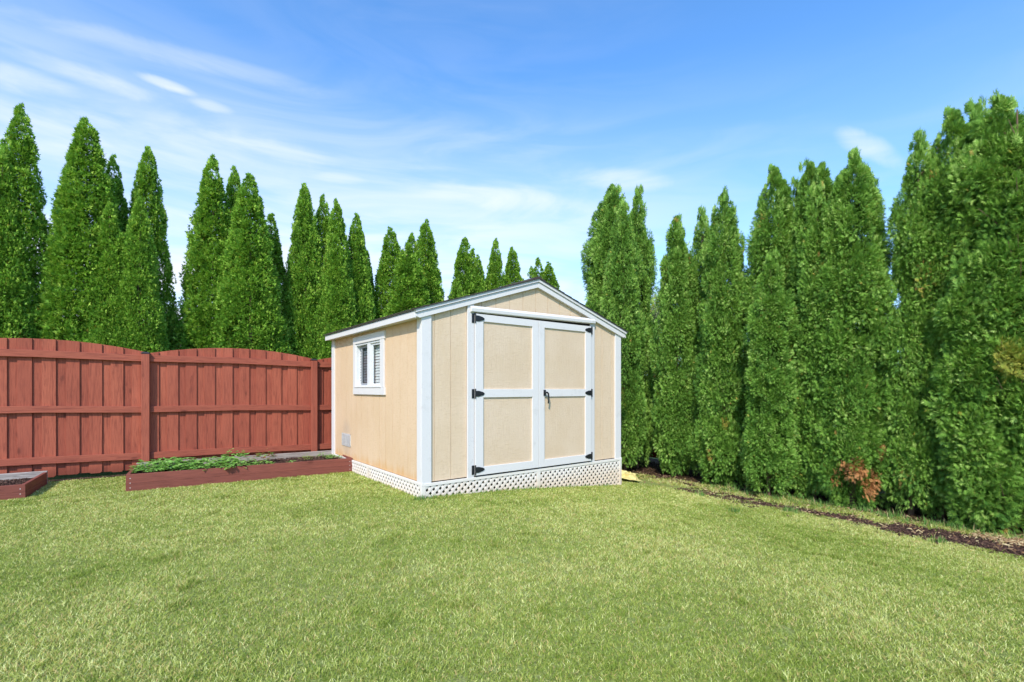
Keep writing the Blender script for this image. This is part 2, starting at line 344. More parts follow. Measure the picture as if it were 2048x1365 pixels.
# ------------------------------------------------------------------ shed
shed = empty('garden_shed', (CX, CY, 0), A37, 'tan wooden garden shed with white trim and double doors on white lattice', 'shed')
WW, LL, ZB, ZE = 3.52, 3.36, .19, 2.16
SL = .322; UM = WW/2; ZA = 2.155+SL*UM     # underside line of rake
def roofz(u): return 2.165+SL*(UM-abs(u-UM))
PITCH = .2275
def wallstrips(mb, grooves, lo, hi, zlo, ztop, front=True, rec=.007, gw=.007, thick=.012, holes=None):
    """panelled wall: strips between grooves, recessed backing in the grooves. front: x=u,y=v=0 outward -y ; side: outward -x"""
    e = [lo]+[g for g in grooves if lo < g < hi]+[hi]
    def put(a, b, off, t):
        zs = ztop
        if front:
            pts = [(a, off, zlo), (b, off, zlo), (b, off, zs(b))]+([(UM, off, zs(UM))] if a < UM < b else [])+[(a, off, zs(a))]
            mb.prism(pts, (0, thick, 0), t)
        else:
            segs = [(zlo, zs(a))]
            if holes:
                for (h0, h1, k0, k1) in holes:
                    if a >= h0-1e-6 and b <= h1+1e-6: segs = [(zlo, k0), (k1, zs(a))]
            for z0, z1 in segs: mb.prism([(off, a, z0), (off, b, z0), (off, b, z1), (off, a, z1)], (thick, 0, 0), t)
    for i in range(len(e)-1):
        a = e[i]+(gw/2 if i else 0); b = e[i+1]-(gw/2 if i < len(e)-2 else 0); put(a, b, 0., .15+.02*i)
        if i < len(e)-2: put(e[i+1]-gw/2, e[i+1]+gw/2, rec, .15)
DU0, DU1, DZ0, DZ1 = .711, 2.826, .20, 2.262
mb = M()
gr = [.156+PITCH*k for k in range(0, 16)]
wallstrips(mb, gr, 0., .66, ZB, roofz); wallstrips(mb, gr, 2.87, WW, ZB, roofz); wallstrips(mb, gr, .66, 2.87, 2.29, roofz)
mb.build('front_wall', m_front, shed)
mb = M(); grs = [1.09]+[.17+PITCH*k for k in range(0, 14) if abs(.17+PITCH*k-1.08) > .08 and abs(.17+PITCH*k-2.25) > .12]+[1.22, 2.21]
grs = sorted(grs); wallstrips(mb, grs, .012, LL, ZB, lambda v: 2.2, False, holes=[(1.2, 2.23, 1.32, 1.99)])
mb.build('side_wall', m_side, shed)
mb = M(); wallstrips(mb, [.2*k for k in range(1, 17)], .012, LL, ZB, lambda v: 2.2, False)
mb.v = [(WW-x, y, z) for x, y, z in mb.v]; mb.build('side_wall', m_front, shed)
mb = M(); mb.prism([(0.012, LL, ZB), (WW-.012, LL, ZB), (WW-.012, LL, roofz(0)), (UM, LL, roofz(UM)), (.012, LL, roofz(0))], (0, -.012, 0)); mb.build('back_wall', m_front, shed)
mb = M(); mb.box(.02, WW-.02, .02, LL-.02, ZB-.02, ZB+.03); mb.box(.014, WW-.014, .10, .12, ZB+.03, 2.2); mb.build('floor', m_inside, shed)
# corner trim
def trim(name, boards, bev=.003, mat=None, parent=shed):
    mb = M()
    for b in boards: mb.box(*b, t=R.random())
    return mb.build(name, mat or m_white, parent, bev)
T = .022
trim('corner_trim', [(-T, .108, -T, 0, .165, 2.175), (-T, 0, 0, .106, .165, 2.16)])
trim('corner_trim', [(3.405, WW+T, -T, 0, .165, 2.18), (WW, WW+T, 0, .10, .165, 2.16)])
trim('corner_trim', [(-T, 0, LL-.12, LL+T, .165, 2.16), (0, .1, LL, LL+T, .165, 2.16)])
# vertical casings beside the doors
def casing(a, b):
    mb = M(); mb.prism([(a, -.026, .155), (b, -.026, .155), (b, -.026, roofz(b)-.012), (a, -.026, roofz(a)-.012)], (0, .026, 0), R.random()); return mb.build('door_casing', m_casing, shed, .003)
casing(.612, .708); casing(2.829, 2.918)
# header: bevelled drip board
mb = M()
prof = [(-.028, 0), (-.062, .010), (-.066, .052), (-.030, .088)]
n = len(prof); L0 = [(.648, y, 2.262+z) for y, z in prof]; L1 = [(2.905, y, 2.292+z) for y, z in prof]
b = 0; mb.v = L0+L1; mb.f = [tuple(range(n)), tuple(range(n, 2*n))]+[(i, (i+1) % n, n+(i+1) % n, n+i) for i in range(n)]; mb.t = [.4]*(n+2)
mb.build('door_header', m_white, shed, .004)
mb = M(); mb.box(.708, 2.829, -.004, .012, 2.2, 2.295); mb.build('door_lintel', m_gap, shed)
# doors
def leaf(a, b, s0, s1, right):
    """stile/rail frame with two recessed tan panels"""
    y0, y1 = -.046, -.018
    zt, zb = 2.252, .20
    mb = M()
    def bd(x0, x1, z0, z1): mb.box(x0, x1, y0, y1, z0, z1, R.random())
    bd(a, s0, zb, zt); bd(s1, b, zb, zt)
    bd(s0, s1, 2.160, zt); bd(s0, s1, 1.188, 1.296); bd(s0, s1, zb, .303)
    d = mb.build('door', m_white, shed, .0025)
    for z0, z1 in ((.303, 1.188), (1.296, 2.160)):
        p_ = M(); p_.box(s0, s1, -.028, -.012, z0, z1, R.random())
        g0 = s0+.02
        p_.build('door_panel', m_panel, d)
    bk = M(); bk.box(a+.004, b-.004, -.012, 0., zb+.004, zt-.004); bk.build('door_backing', m_gap, d)
    hx = a if not right else b; sg = 1 if not right else -1
    for zc_ in (2.193, 1.238, .272):
        h = M(); x0, x1 = sorted((hx-sg*.043, hx-sg*.004)); yy = -.026
        h.box(x0, x1, yy-.008, yy, zc_-.058, zc_+.058)
        h.tube([(hx-sg*.001, -.050, zc_-.062), (hx-sg*.001, -.050, zc_+.062)], .008, 8)
        h.prism([(hx+sg*.006, -.046, zc_-.036), (hx+sg*.05, -.046, zc_-.036), (hx+sg*.115, -.046, zc_-.020), (hx+sg*.135, -.046, zc_-.006), (hx+sg*.135, -.046, zc_+.006), (hx+sg*.115, -.046, zc_+.020), (hx+sg*.05, -.046, zc_+.036), (hx+sg*.006, -.046, zc_+.036)], (0, -.009, 0))
        for q in (.03, .07, .105): h.tube([(hx+sg*q, -.055, zc_), (hx+sg*q, -.059, zc_)], .006, 8)
        h.build('hinge', m_black, d, .002)
    return d
dl = leaf(.7145, 1.7685, .838, 1.655, False); dr = leaf(1.7745, 2.8235, 1.877, 2.700, True)
h = M(); h.box(1.853, 1.893, -.056, -.046, 1.20, 1.285)
h.tube([(1.873, -.056, 1.245), (1.873, -.085, 1.245)], .013, 10)
h.tube([(1.866, -.085, 1.250), (1.885, -.09, 1.248), (1.905, -.092, 1.232), (1.912, -.092, 1.19), (1.912, -.09, 1.14), (1.908, -.086, 1.092)], [.012, .013, .012, .0115, .011, .010], 10)
h.build('handle', m_black, dr, .003, True)
# skirt board
mb = M(); mb.box(0., WW, -.028, 0, .142, .178, .3); mb.box(-.026, 0, -.028, LL, .152, .186, .7); mb.box(WW, WW+.03, -.03, LL, .142, .186, .9)
mb.build('skirt_board', m_lattice, shed, .002)
# lattice
def lattice(length, zt, zbf, fx, name='lattice_panel', lay=0):
    """fx maps (s, depth, z) to local coords. diagonal laths clipped to the panel"""
    mb = M(); pit = .089; w_ = .0325*math.sqrt(2)/2; H = .62; zlow = min(zbf(0), zbf(length), zbf(length/2))-.03
    for dirn, d0 in ((1, 0.), (-1, .005)):
        k = -int(H/pit)-3
        while k*pit < length+H+.2:
            s0 = k*pit+.02
            # lath centreline: s = s0 + dirn*(z-zlow) shifted
            poly = []
            def line(off):
                pts = []
                for i in range(41):
                    z = zlow+(zt-zlow)*i/40; s = s0+dirn*(z-zlow)+(0 if dirn > 0 else 0)+off; pts.append((s, z))
                return pts
            a = line(-w_); b_ = line(w_)
            pl = a+b_[::-1]
            # clip to 0<=s<=length
            def clip(pl, f):
                out = []
                for i in range(len(pl)):
                    p, q = pl[i], pl[(i+1) % len(pl)]; fp, fq = f(p), f(q)
                    if fp >= 0: out.append(p)
                    if fp*fq < 0:
                        r_ = fp/(fp-fq); out.append((p[0]+(q[0]-p[0])*r_, p[1]+(q[1]-p[1])*r_))
                return out
            pl = [pl[0], pl[40], pl[41], pl[81]]
            pl = clip(pl, lambda p: p[0]); pl = pl and clip(pl, lambda p: length-p[0])
            if pl and len(pl) > 2:
                mb.prism([fx(s, d0, z) for s, z in pl], tuple(np.array(fx(0, d0+.005, 0))-np.array(fx(0, d0, 0))), R.random())
            k += 1
    return mb.build(name, m_lattice, shed)
gzc = lambda u: float(gz(u))
lattice(1.72, .142, lambda s: gzc(s), lambda s, d, z: (.03+s, -.022+d, z))
lattice(1.70, .142, lambda s: gzc(1.82+s), lambda s, d, z: (1.815+s, -.022+d, z))
lattice(1.63, .152, lambda s: 0, lambda s, d, z: (-.022+d, .03+s, z))
lattice(1.62, .152, lambda s: 0, lambda s, d, z: (-.022+d, 1.72+s, z))
lattice(LL, .142, lambda s: -.27, lambda s, d, z: (WW+.022-d, s, z))
def lpost(*b): mb = M(); mb.box(*b, t=R.random()); mb.build('lattice_post', m_lattice, shed, .002)
lpost(1.752, 1.814, -.028, -.010, -.2, .142); lpost(-.028, -.010, 1.668, 1.722, -.1, .152); lpost(-.028, .03, -.028, .02, -.1, .150)
lpost(3.50, 3.55, -.028, .02, -.4, .142)
mb = M()
for a in (.15, 1.2, 2.3, 3.35):
    for bq in (.15, 1.7, 3.2):
        mb = M(); mb.box(a-.08, a+.08, bq-.08, bq+.08, -.5, ZB-.022); mb.build('foundation_block', m_inside, shed)
# rake boards, fascia, roof
OV = .10
def rake(name, zoff0, zoff1, y0, y1, mat, ext=OV, cut=True):
    for sg in (0, 1):
        mb = M(); uu = lambda q: q if sg == 0 else WW-q
        zz = lambda q: 2.165-.01+SL*q
        a = -ext
        if cut: pts = [(a+.0, zz(a)+zoff0+.03), (a+.045, zz(a+.045)+zoff0), (UM, zz(UM)+zoff0), (UM, zz(UM)+zoff1), (a, zz(a)+zoff1)]
        else: pts = [(a, zz(a)+zoff0), (UM, zz(UM)+zoff0), (UM, zz(UM)+zoff1), (a, zz(a)+zoff1)]
        mb.prism([(uu(q), y0, z) for q, z in pts], (0, y1-y0, 0), R.random()); mb.build(name, mat, shed, .002)
rake('rake_board', -.008, .066, -.045, 0., m_white)
rake('rake_trim', .069, .100, -.062, 0., m_white, OV+.015, False)
for x0, x1 in ((-OV-.022, -OV), (WW+OV, WW+OV+.022)):
    mb = M(); mb.box(x0, x1, -.04, LL+.05, 2.128, 2.205, R.random()); mb.build('fascia_board', m_white, shed, .002)
mb = M()
for x0, x1 in ((-OV, -.001), (WW+.001, WW+OV)): mb.box(x0, x1, .0, LL+.04, 2.136, 2.142)
mb.build('soffit', m_white, shed)
roof = None
mb = M()
for sg in (0, 1):
    uu = lambda q: q if sg == 0 else WW-q
    zz = lambda q: 2.155+SL*q+.102
    mb.prism([(uu(-OV-.03), -.066, zz(-OV-.03)-.004), (uu(UM), -.066, zz(UM)-.004), (uu(UM), -.066, zz(UM)+.006), (uu(-OV-.03), -.066, zz(-OV-.03)+.006)], (0, LL+.14, 0))
roof = mb.build('roof', m_drip, shed)
mb = M()
for sg in (0, 1):
    uu = lambda q: q if sg == 0 else WW-q
    q = -OV-.045; i = 0
    while q < UM:
        q2 = min(q+.143, UM)
        v = -.078
        while v < LL+.08:
            v2 = min(v+R.choice((.30, .305, .15)), LL+.085); th = .010+R.random()*.004
            z0 = 2.155+SL*q+.110+.001; z1 = 2.155+SL*q2+.110
            mb.prism([(uu(q), v, z0), (uu(q2), v, z1), (uu(q2), v, z1+.004), (uu(q), v, z0+th)], (0, v2-v-.004, 0), R.random()); v = v2
        q = q2; i += 1
mb.build('shingles', m_shingle, roof)
mb = M()
v = -.06
while v < LL+.05:
    pts = []
    for k in range(9):
        q = -.20+.40*k/8; pts.append((UM+q, v, 2.155+SL*(UM-abs(q))+.118+.030*math.cos(q/.2*math.pi/2)))
    lo = [(UM+.20, v, 2.155+SL*(UM-.2)+.112), (UM, v, 2.155+SL*UM+.112), (UM-.20, v, 2.155+SL*(UM-.2)+.112)]
    mb.prism(pts+lo, (0, .16, 0), R.random()); v += .165
mb.build('ridge_cap', m_shingle, roof)
# window
win = trim('window', [(-.024, 0, 1.10, 1.235, 1.318, 1.982), (-.024, 0, 2.200, 2.30, 1.318, 1.982), (-.026, 0, 1.075, 2.30, 1.983, 2.092), (-.026, 0, 1.075, 2.30, 1.215, 1.317)], .003)
trim('sill', [(-.034, .02, 1.19, 2.235, 1.318, 1.336)], .003, parent=win)
trim('window_frame', [(-.012, .055, 1.222, 1.250, 1.336, 1.98), (-.012, .055, 2.185, 2.208, 1.336, 1.98), (-.012, .055, 1.25, 2.185, 1.955, 1.98), (-.012, .03, 1.625, 1.735, 1.336, 1.955), (-.010, .055, 1.25, 2.185, 1.336, 1.352)], .002, m_vinyl, win)
trim('sash', [(.005, .03, 1.575, 1.615, 1.352, 1.955), (.005, .03, 1.25, 1.27, 1.352, 1.955), (.005, .03, 1.27, 1.575, 1.925, 1.955), (.005, .03, 1.27, 1.575, 1.352, 1.375)], .002, m_vinyl, win)
trim('sash', [(.03, .05, 2.06, 2.10, 1.352, 1.955), (.03, .05, 1.735, 1.76, 1.352, 1.955), (.03, .05, 1.76, 2.06, 1.915, 1.955), (.03, .05, 1.76, 2.06, 1.352, 1.385)], .002, m_greyf, win)
mb = M(); mb.box(.016, .018, 1.27, 1.575, 1.375, 1.925); mb.build('pane', m_glass, win)
m_screen = m_glass.copy(); m_screen.name = 'insect_screen'
for nd in m_screen.node_tree.nodes:
    if nd.type == 'BSDF_TRANSPARENT': nd.inputs[0].default_value = (.66, .68, .70, 1)
mb = M(); mb.box(.038, .041, 1.76, 2.06, 1.385, 1.915); mb.build('pane', m_screen, win)
mb = M()
for k in range(15):
    z = 1.355+k*.041
    mb.prism([(.058, 1.24, z), (.070, 1.24, z+.037), (.068, 1.24, z+.039), (.056, 1.24, z+.002)], (0, .96, 0), R.random())
mb.build('blind', m_blind, win)
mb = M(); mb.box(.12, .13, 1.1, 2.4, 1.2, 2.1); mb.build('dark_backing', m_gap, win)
# vent
mb = M(); z0, z1, v0, v1 = .375, .575, 2.47, 2.88
mb.box(-.010, 0, v0, v1, z0, z0+.014); mb.box(-.010, 0, v0, v1, z1-.014, z1); mb.box(-.010, 0, v0, v0+.016, z0, z1); mb.box(-.010, 0, v1-.016, v1, z0, z1); mb.box(-.011, 0, (v0+v1)/2-.012, (v0+v1)/2+.012, z0, z1)
for k in range(11):
    z = z0+.018+k*.0155
    mb.prism([(-.014, v0+.01, z), (-.001, v0+.01, z+.010), (-.001, v0+.01, z+.012), (-.014, v0+.01, z+.003)], (0, v1-v0-.02, 0), R.random())
vent = mb.build('wall_vent', m_vent, shed); mb = M(); mb.box(-.001, .001, v0+.012, v1-.012, z0+.012, z1-.012); mb.build('vent_backing', m_ventback, vent)

# ------------------------------------------------------------------ fences
FA = math.atan2(1, 1.525)
FD = (math.cos(FA), math.sin(FA)); FNB = (-math.sin(FA), math.cos(FA))
P0 = (-5.60, 7.40)
def fence(loc, rz, bays, x0, label, drop=0., cap=True, zbase=0.):
    root = empty('wooden_fence', loc, rz, label, 'fence')
    BAY = 2.42
    for b in range(bays):
        xs = x0+b*BAY; dz = zbase-drop*(xs/BAY)
        pn = M(); rr = random.Random(int(xs*100)+7)
        def top(x):
            s = ((x-xs)/BAY-.5)*2; return 1.838+.138*(1-abs(s)**2.0)+dz
        k = 0; x = xs+.015
        while x < xs+BAY-.02:          # back boards (fill the gaps) then front boards
            a = x+.135; bb = min(x+.285, xs+BAY)
            zb = .045+dz+rr.uniform(-.008, .008)
            pn.prism([(a, .020+.019, zb), (bb, .020+.019, zb), (bb, .039, top(bb)), (a, .039, top(a))], (0, .017, 0), rr.random())
            wdt = .148; a = x; bb = min(x+wdt, xs+BAY-.002); zb = .035+dz+rr.uniform(-.01, .01); c = .022; sk = rr.uniform(-.003, .003)
            pn.prism([(a+c, .019, zb), (bb-c, .019, zb), (bb, .019, zb+c), (bb+sk, .019, top(bb)), (a+sk, .019, top(a)), (a, .019, zb+c)], (0, .018, 0), rr.random())
            x += .248+rr.uniform(-.004, .004); k += 1
        panel = pn.build('fence_panel', m_fboard, root, .0015)
        for z0, z1 in ((1.716, 1.815), (.938, 1.032), (.228, .325)):
            rl = M(); sg = rr.uniform(-.006, .006)
            rl.prism([(xs+.05, -.022, z0+dz), (xs+BAY/2, -.022, z0+dz+sg-.012*drop), (xs+BAY-.05, -.022, z0+dz-drop), (xs+BAY-.05, -.022, z1+dz-drop), (xs+BAY/2, -.022, z1+dz+sg), (xs+.05, -.022, z1+dz)], (0, .040, 0), rr.random())
            rl.build('rail', m_frail, panel, .003)
    for b in range(bays+1):
        xs = x0+b*BAY; dz = zbase-drop*(xs/BAY); p_ = M()
        p_.box(xs-.050, xs+.050, -.075, .018, -.3+dz, 1.832+dz, R.random()); po = p_.build('fence_post', m_fpost, root, .004)
        if cap:
            c_ = M(); c_.box(xs-.056, xs+.056, -.081, .024, 1.833+dz, 1.846+dz); c_.prism([(xs-.052, -.077, 1.846+dz), (xs+.052, -.077, 1.846+dz), (xs+.03, -.05, 1.862+dz), (xs-.03, -.05, 1.862+dz)], (0, .095, 0))
            c_.build('post_cap', m_cap, po, .002)
    return root
fence((P0[0], P0[1], 0), FA, 6, -2.42*2, 'red stained arched board fence behind the planter beds on the left', drop=.025)
cu = 6.75
# corner where the back fence meets the side fence
t_c = ((CX+cu*Fx-P0[0])*(-Sy)-(CY+cu*Fy-P0[1])*(-Sx))/(FD[0]*(-Sy)-FD[1]*(-Sx))
corner = (P0[0]+FD[0]*t_c, P0[1]+FD[1]*t_c)
fence((corner[0]+.12*Fx, corner[1]+.12*Fy, 0), A37-math.pi/2, 7, .06, 'red board fence in deep shade behind the right hand row of evergreens', drop=0., cap=False, zbase=-.36)

# ------------------------------------------------------------------ planter beds
def bed(loc, rz, L, D, label, h=.215, th=.04):
    b = empty('raised_planter_bed', loc, rz, label, 'planter bed')
    def bd(x0, x1, y0, y1, mat, z1, z0=-.06):
        m = M(); m.box(x0, x1, y0, y1, z0, (z0+z1)/2+.02, R.random()); m.box(x0+.001, x1-.001, y0+.001, y1-.001, (z0+z1)/2+.021, z1, R.random()); return m.build('side_board', mat, b, .003)
    f = bd(0, L, 0, th, m_bed, h); l = bd(0, th, th, D-th, m_bed, h); r = bd(L-th, L, th, D-th, m_bed, h); k = bd(0, L, D-th, D, m_grey, h+.015)
    for par, ys in ((f, 0),):
        for x in (.045, L-.045):
            for z in (h-.05, h-.11, h-.17): s = M(); s.tube([(x, -.0015, z), (x, .004, z)], .005, 8); s.build('screw', m_screw, par)
    m = M(); nx, ny = 60, 14
    rr = random.Random(9); grid = [[(th+(L-2*th)*i/nx, th+(D-2*th)*j/ny, h-.075+.03*(vnoise(i*.3+loc[0], j*.3, 1, 5)-.5)+rr.uniform(-.006, .006)) for i in range(nx+1)] for j in range(ny+1)]
    for j in range(ny):
        for i in range(nx): m.face([grid[j][i], grid[j][i+1], grid[j+1][i+1], grid[j+1][i]])
    m.build('soil', m_soil, b); return b
bA = math.atan2(1.47, 2.36)
BL = (-4.87, 6.10)
long_bed = bed((BL[0], BL[1], 0), bA, 2.80, 1.06, 'long red board planter bed with low green plants beside the shed')
small_bed = bed((-5.78-2.45*FD[0], 5.75-2.45*FD[1], 0), FA, 2.45, 1.05, 'small red planter bed with bare dark mulch at the left edge', h=.165)

# low herb plants: rosettes of toothed leaves on short stalks
def herb_mesh(seed, n, rad, hgt, ls):
    rr = random.Random(seed); vv = []; ff = []; tn = []; dd = []
    for i in range(n):
        th = rr.uniform(0, 2*math.pi); r = rad*math.sqrt(rr.random()); z = hgt*(1-.6*(r/rad)**2)*rr.uniform(.5, 1)
        c = Vector((r*math.cos(th), r*math.sin(th), z)); az = th+rr.uniform(-.8, .8); til = rr.uniform(-.1, .6); d = Vector((math.cos(az)*math.cos(til), math.sin(az)*math.cos(til), math.sin(til)*.8)); side_ = Vector((-math.sin(az), math.cos(az), rr.uniform(-.3, .3)))
        s = ls*rr.uniform(.6, 1.15); up = Vector((0, 0, 1))
        for (k, wd) in ((-.7, .6), (0, 1.), (.7, .6)):
            dk = (d+side_*k).normalized(); sk = dk.cross(up).normalized()
            b0 = len(vv); vv += [c, c+dk*s*.5*wd+sk*s*.26, c+dk*s*wd-up*s*.12, c+dk*s*.5*wd-sk*s*.26]
            ff.append((b0, b0+1, b0+2, b0+3)); tn.append(min(1, max(0, .2+rr.random()*.7))); dd.append(0.)
    return np.array([tuple(v) for v in vv]), np.array(ff), np.array(tn), np.array(dd)
herbs = []
def add_herb(x, y, seed, n, rad, hgt, ls, label, group=None, dead=0.):
    v, f_, t_, d_ = herb_mesh(seed, n, rad, hgt, ls)
    d_ = d_+np.array([dead if random.Random(i//3+seed).random() < .5 else 0 for i in range(len(f_))]) if dead else d_
    o = npmesh('leafy_plant', v, f_, m_herb, t_, d_)
    wx = BL[0]+x*math.cos(bA)-y*math.sin(bA); wy = BL[1]+x*math.sin(bA)+y*math.cos(bA)
    o.location = (wx, wy, .150); tag(o, label, 'plant', group)
mass = [(.22, .30), (.20, .62), (.42, .22), (.46, .50), (.66, .33), (.60, .68), (.85, .22), (.92, .50), (1.10, .33), (.34, .84), (1.15, .15)]
for i, (x, y) in enumerate(mass):
    add_herb(x, y, 20+i, 80, .20, .17, .080, 'low green leafy plant in the dense mat filling the left end of the long planter', 'leafy plants matted together in the long planter')
add_herb(1.22, .62, 40, 90, .20, .25, .08, 'tallest leafy green plant standing just left of the planter middle')
add_herb(1.55, .30, 41, 70, .15, .10, .055, 'low leafy plant in front of the reddish leaved one in the planter')
add_herb(1.62, .66, 42, 80, .15, .22, .06, 'green plant with some reddish brown leaves near the planter middle', dead=.75)
add_herb(1.95, .22, 43, 30, .09, .07, .04, 'small sprig sprouting from bare soil at the front of the planter')
add_herb(2.18, .45, 44, 60, .10, .14, .035, 'pale yellowish small plant right of the planter middle', dead=.35)
add_herb(2.48, .70, 45, 45, .10, .10, .04, 'small green plant second from the right end of the planter')
add_herb(2.60, .40, 46, 60, .11, .11, .045, 'green plant at the right end of the planter next to the shed')

# crumpled yellow sheet behind the shed corner
mb = M(); nn = 14
cx, cy, _ = W(4.02, .62); gzz = ground(cx, cy)
rs = np.random.RandomState(4); hts = rs.rand(nn+1, nn+1)
P = [[None]*(nn+1) for _ in range(nn+1)]
for j in range(nn+1):
    for i in range(nn+1):
        a = i/nn*2-1; b_ = j/nn*2-1
        hgt = .13*max(0, 1-(a*a+b_*b_)*.55)*(.25+.9*hts[j, i])+.01
        q = .33+.06*math.sin(5*a+2*b_); P[j][i] = (a*q*1.5+.05*hts[j, i-1], b_*q*.9+.06*(hts[i, j]-.5), hgt)
for j in range(nn):
    for i in range(nn): mb.face([P[j][i], P[j][i+1], P[j+1][i+1], P[j+1][i]], rs.rand())
m_yel = plain('yellow_plastic', (.78, .66, .26), .45, .4, nz=.25, nscale=14)
o = mb.build('crumpled_sheet', m_yel); o.location = (cx, cy, gzz+.02); o.rotation_euler = (0, 0, -.25)
sm = o.modifiers.new('solid', 'SOLIDIFY'); sm.thickness = .004
tag(o, 'crumpled pale yellow sheet lying on the ground at the shed right corner', 'sheet')

# ------------------------------------------------------------------ evergreens
def prof_cone(t): return np.minimum(1., 1.34*(1-t)**.66)*(.72+.28*np.minimum(1, t/.12))
def prof_col(t): return np.minimum(1., ((1-t)*4.4))**.60*(1-.34*t)*(.58+.42*np.minimum(1, t/.09))
def crown_mesh(name, seed, leaders, prof, clump_r, nclump, nspr, L, mat, fingers=5, dead_zones=(), up=.7, bare=0.):
    rs = np.random.RandomState(seed)
    cs, outs, scs, tns, tips = [], [], [], [], []
    tot = sum(h*r for _, _, h, r, _ in leaders)
    for li, (ox, oy, h, r, zb) in enumerate(leaders):
        n = int(nclump*h*r/3.6)
        t = rs.rand(n*4); keep = rs.rand(n*4) < prof(t)+.06; t = t[keep][:n]; n = len(t)
        th = rs.rand(n)*2*math.pi
        ph = rs.rand(4)*6.28
        lob = 1+.07*np.sin(3*th+ph[0]+t*5)+.07*np.sin(t*17+ph[1]+2*th)+.05*np.sin(t*41+ph[2]-th)
        if bare: lob = lob*(1+.62*(vnoise(th*r*1.3+li*5, t*(h-zb), .36, 31+seed % 5)-.5)+.38*(vnoise(th*r*1.3, t*(h-zb), .17, 40+seed % 5)-.5))
        rad = r*prof(t)*lob*(1-(.34 if bare else .22)*rs.rand(n)**1.5)
        z = zb+t*(h-zb); c = np.stack([ox*(.4+.6*np.minimum(1, t*2))+rad*np.cos(th), oy*(.4+.6*np.minimum(1, t*2))+rad*np.sin(th), z], 1)
        ok = np.ones(n, bool)
        for lj, (qx, qy, h2, r2, zb2) in enumerate(leaders):
            if lj == li: continue
            t2 = (z-zb2)/(h2-zb2); inside = (t2 > 0) & (t2 < 1)
            d2 = np.hypot(c[:, 0]-qx, c[:, 1]-qy); ok &= ~(inside & (d2 < .62*r2*prof(np.clip(t2, 0, 1))))
        if bare:   # open gaps in the hedge
            g = vnoise(th*1.6*r+li*9, z, .42, seed % 7); ok &= g > bare
        cs.append(c[ok]); outs.append(np.stack([np.cos(th), np.sin(th), 0*th], 1)[ok])
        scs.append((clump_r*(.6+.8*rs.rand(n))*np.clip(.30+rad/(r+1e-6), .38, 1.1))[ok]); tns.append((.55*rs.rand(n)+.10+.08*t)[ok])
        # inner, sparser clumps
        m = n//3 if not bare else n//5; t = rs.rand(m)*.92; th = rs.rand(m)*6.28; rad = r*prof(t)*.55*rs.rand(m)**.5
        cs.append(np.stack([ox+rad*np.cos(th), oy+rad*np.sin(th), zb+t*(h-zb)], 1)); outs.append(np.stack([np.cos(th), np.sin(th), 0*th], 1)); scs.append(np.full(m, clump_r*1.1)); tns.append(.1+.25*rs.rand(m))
        # leader tip
        m = 7; t = np.linspace(.955, 1.0, m); cs.append(np.stack([ox+rs.randn(m)*.02, oy+rs.randn(m)*.02, zb+t*(h-zb)+.03], 1)); outs.append(np.tile([0, 0, 1.], (m, 1))); scs.append(np.linspace(.09, .03, m)); tns.append(np.full(m, .45)); tips.append(np.zeros(len(cs[-3])+len(cs[-2])+m, bool))
        if bare:
            m = 9; t = .90+.115*rs.rand(m); cs.append(np.stack([ox+rs.randn(m)*.09, oy+rs.randn(m)*.09, zb+t*(h-zb)], 1)); outs.append(np.tile([0, 0, 1.], (m, 1))); scs.append(np.full(m, .07)); tns.append(.35+.3*rs.rand(m)); tips.append(np.ones(m, bool))
    c = np.concatenate(cs); o_ = np.concatenate(outs); s = np.concatenate(scs); tn = np.concatenate(tns)
    tip = np.concatenate(tips); idx = np.repeat(np.arange(len(c)), np.where(tip, nspr//4, nspr)); n = len(idx)
    d = rs.randn(n, 3); d /= np.linalg.norm(d, axis=1)[:, None]
    flip = (d*o_[idx]).sum(1) < -.2; d[flip] *= -1
    pos = c[idx]+d*s[idx][:, None]*(.5+.5*rs.rand(n)**.5)[:, None]*np.array([1, 1, 1.15])
    ax = o_[idx]*.65+np.array([0, 0, up])+d*.75+rs.randn(n, 3)*(.22 if fingers == 7 else .28); ax = np.where(tip[idx][:, None], np.array([0, 0, 1.])+rs.randn(n, 3)*.22, ax); ax /= np.linalg.norm(ax, axis=1)[:, None]
    q = rs.randn(n, 3)*(.5 if fingers == 7 else .75)+o_[idx]*.6+np.array([0, 0, .6]); nrm = q-(q*ax).sum(1)[:, None]*ax; nrm /= np.linalg.norm(nrm, axis=1)[:, None]; sd = np.cross(ax, nrm)
    Ls = L*(.6+.7*rs.rand(n))*np.where(tip[idx], 1.35, 1.); tint = np.clip(tn[idx]+rs.randn(n)*(.13 if fingers == 7 else .20)+.06, 0, 1)
    dead = np.where(rs.rand(n) < .006, .7*rs.rand(n), 0.)
    cd_ = (rs.rand(len(c)) < .005)[idx] & (rs.rand(n) < .6); dead = np.where(cd_ & (fingers == 7), .25+.5*rs.rand(n), dead)
    for (zx, zy, zz, zr, val) in dead_zones:
        dist = np.linalg.norm(pos-np.array([zx, zy, zz]), axis=1)/zr
        cl_ = vnoise(pos[:, 0]*3+pos[:, 2]*2, pos[:, 1]*3+pos[:, 2]*3, .35, 2)
        dead = np.where((dist+.7*(cl_-.5) < 1), val*(.75+.5*rs.rand(n)), dead)
    angs = {7: [(-1.15, .40, .05), (-.85, .50, .22), (-.5, .60, .42), (0, 1, 0), (.45, .62, .36), (.8, .52, .16), (1.15, .36, .0)], 3: [(-.75, .62, .12), (0, 1, 0), (.75, .62, .12)], 5: [(-1.0, .50, .10), (-.55, .62, .30), (0, 1, 0), (.5, .66, .25), (1.0, .52, .08)]}[fingers]
    V = []; TT = []; DD = []
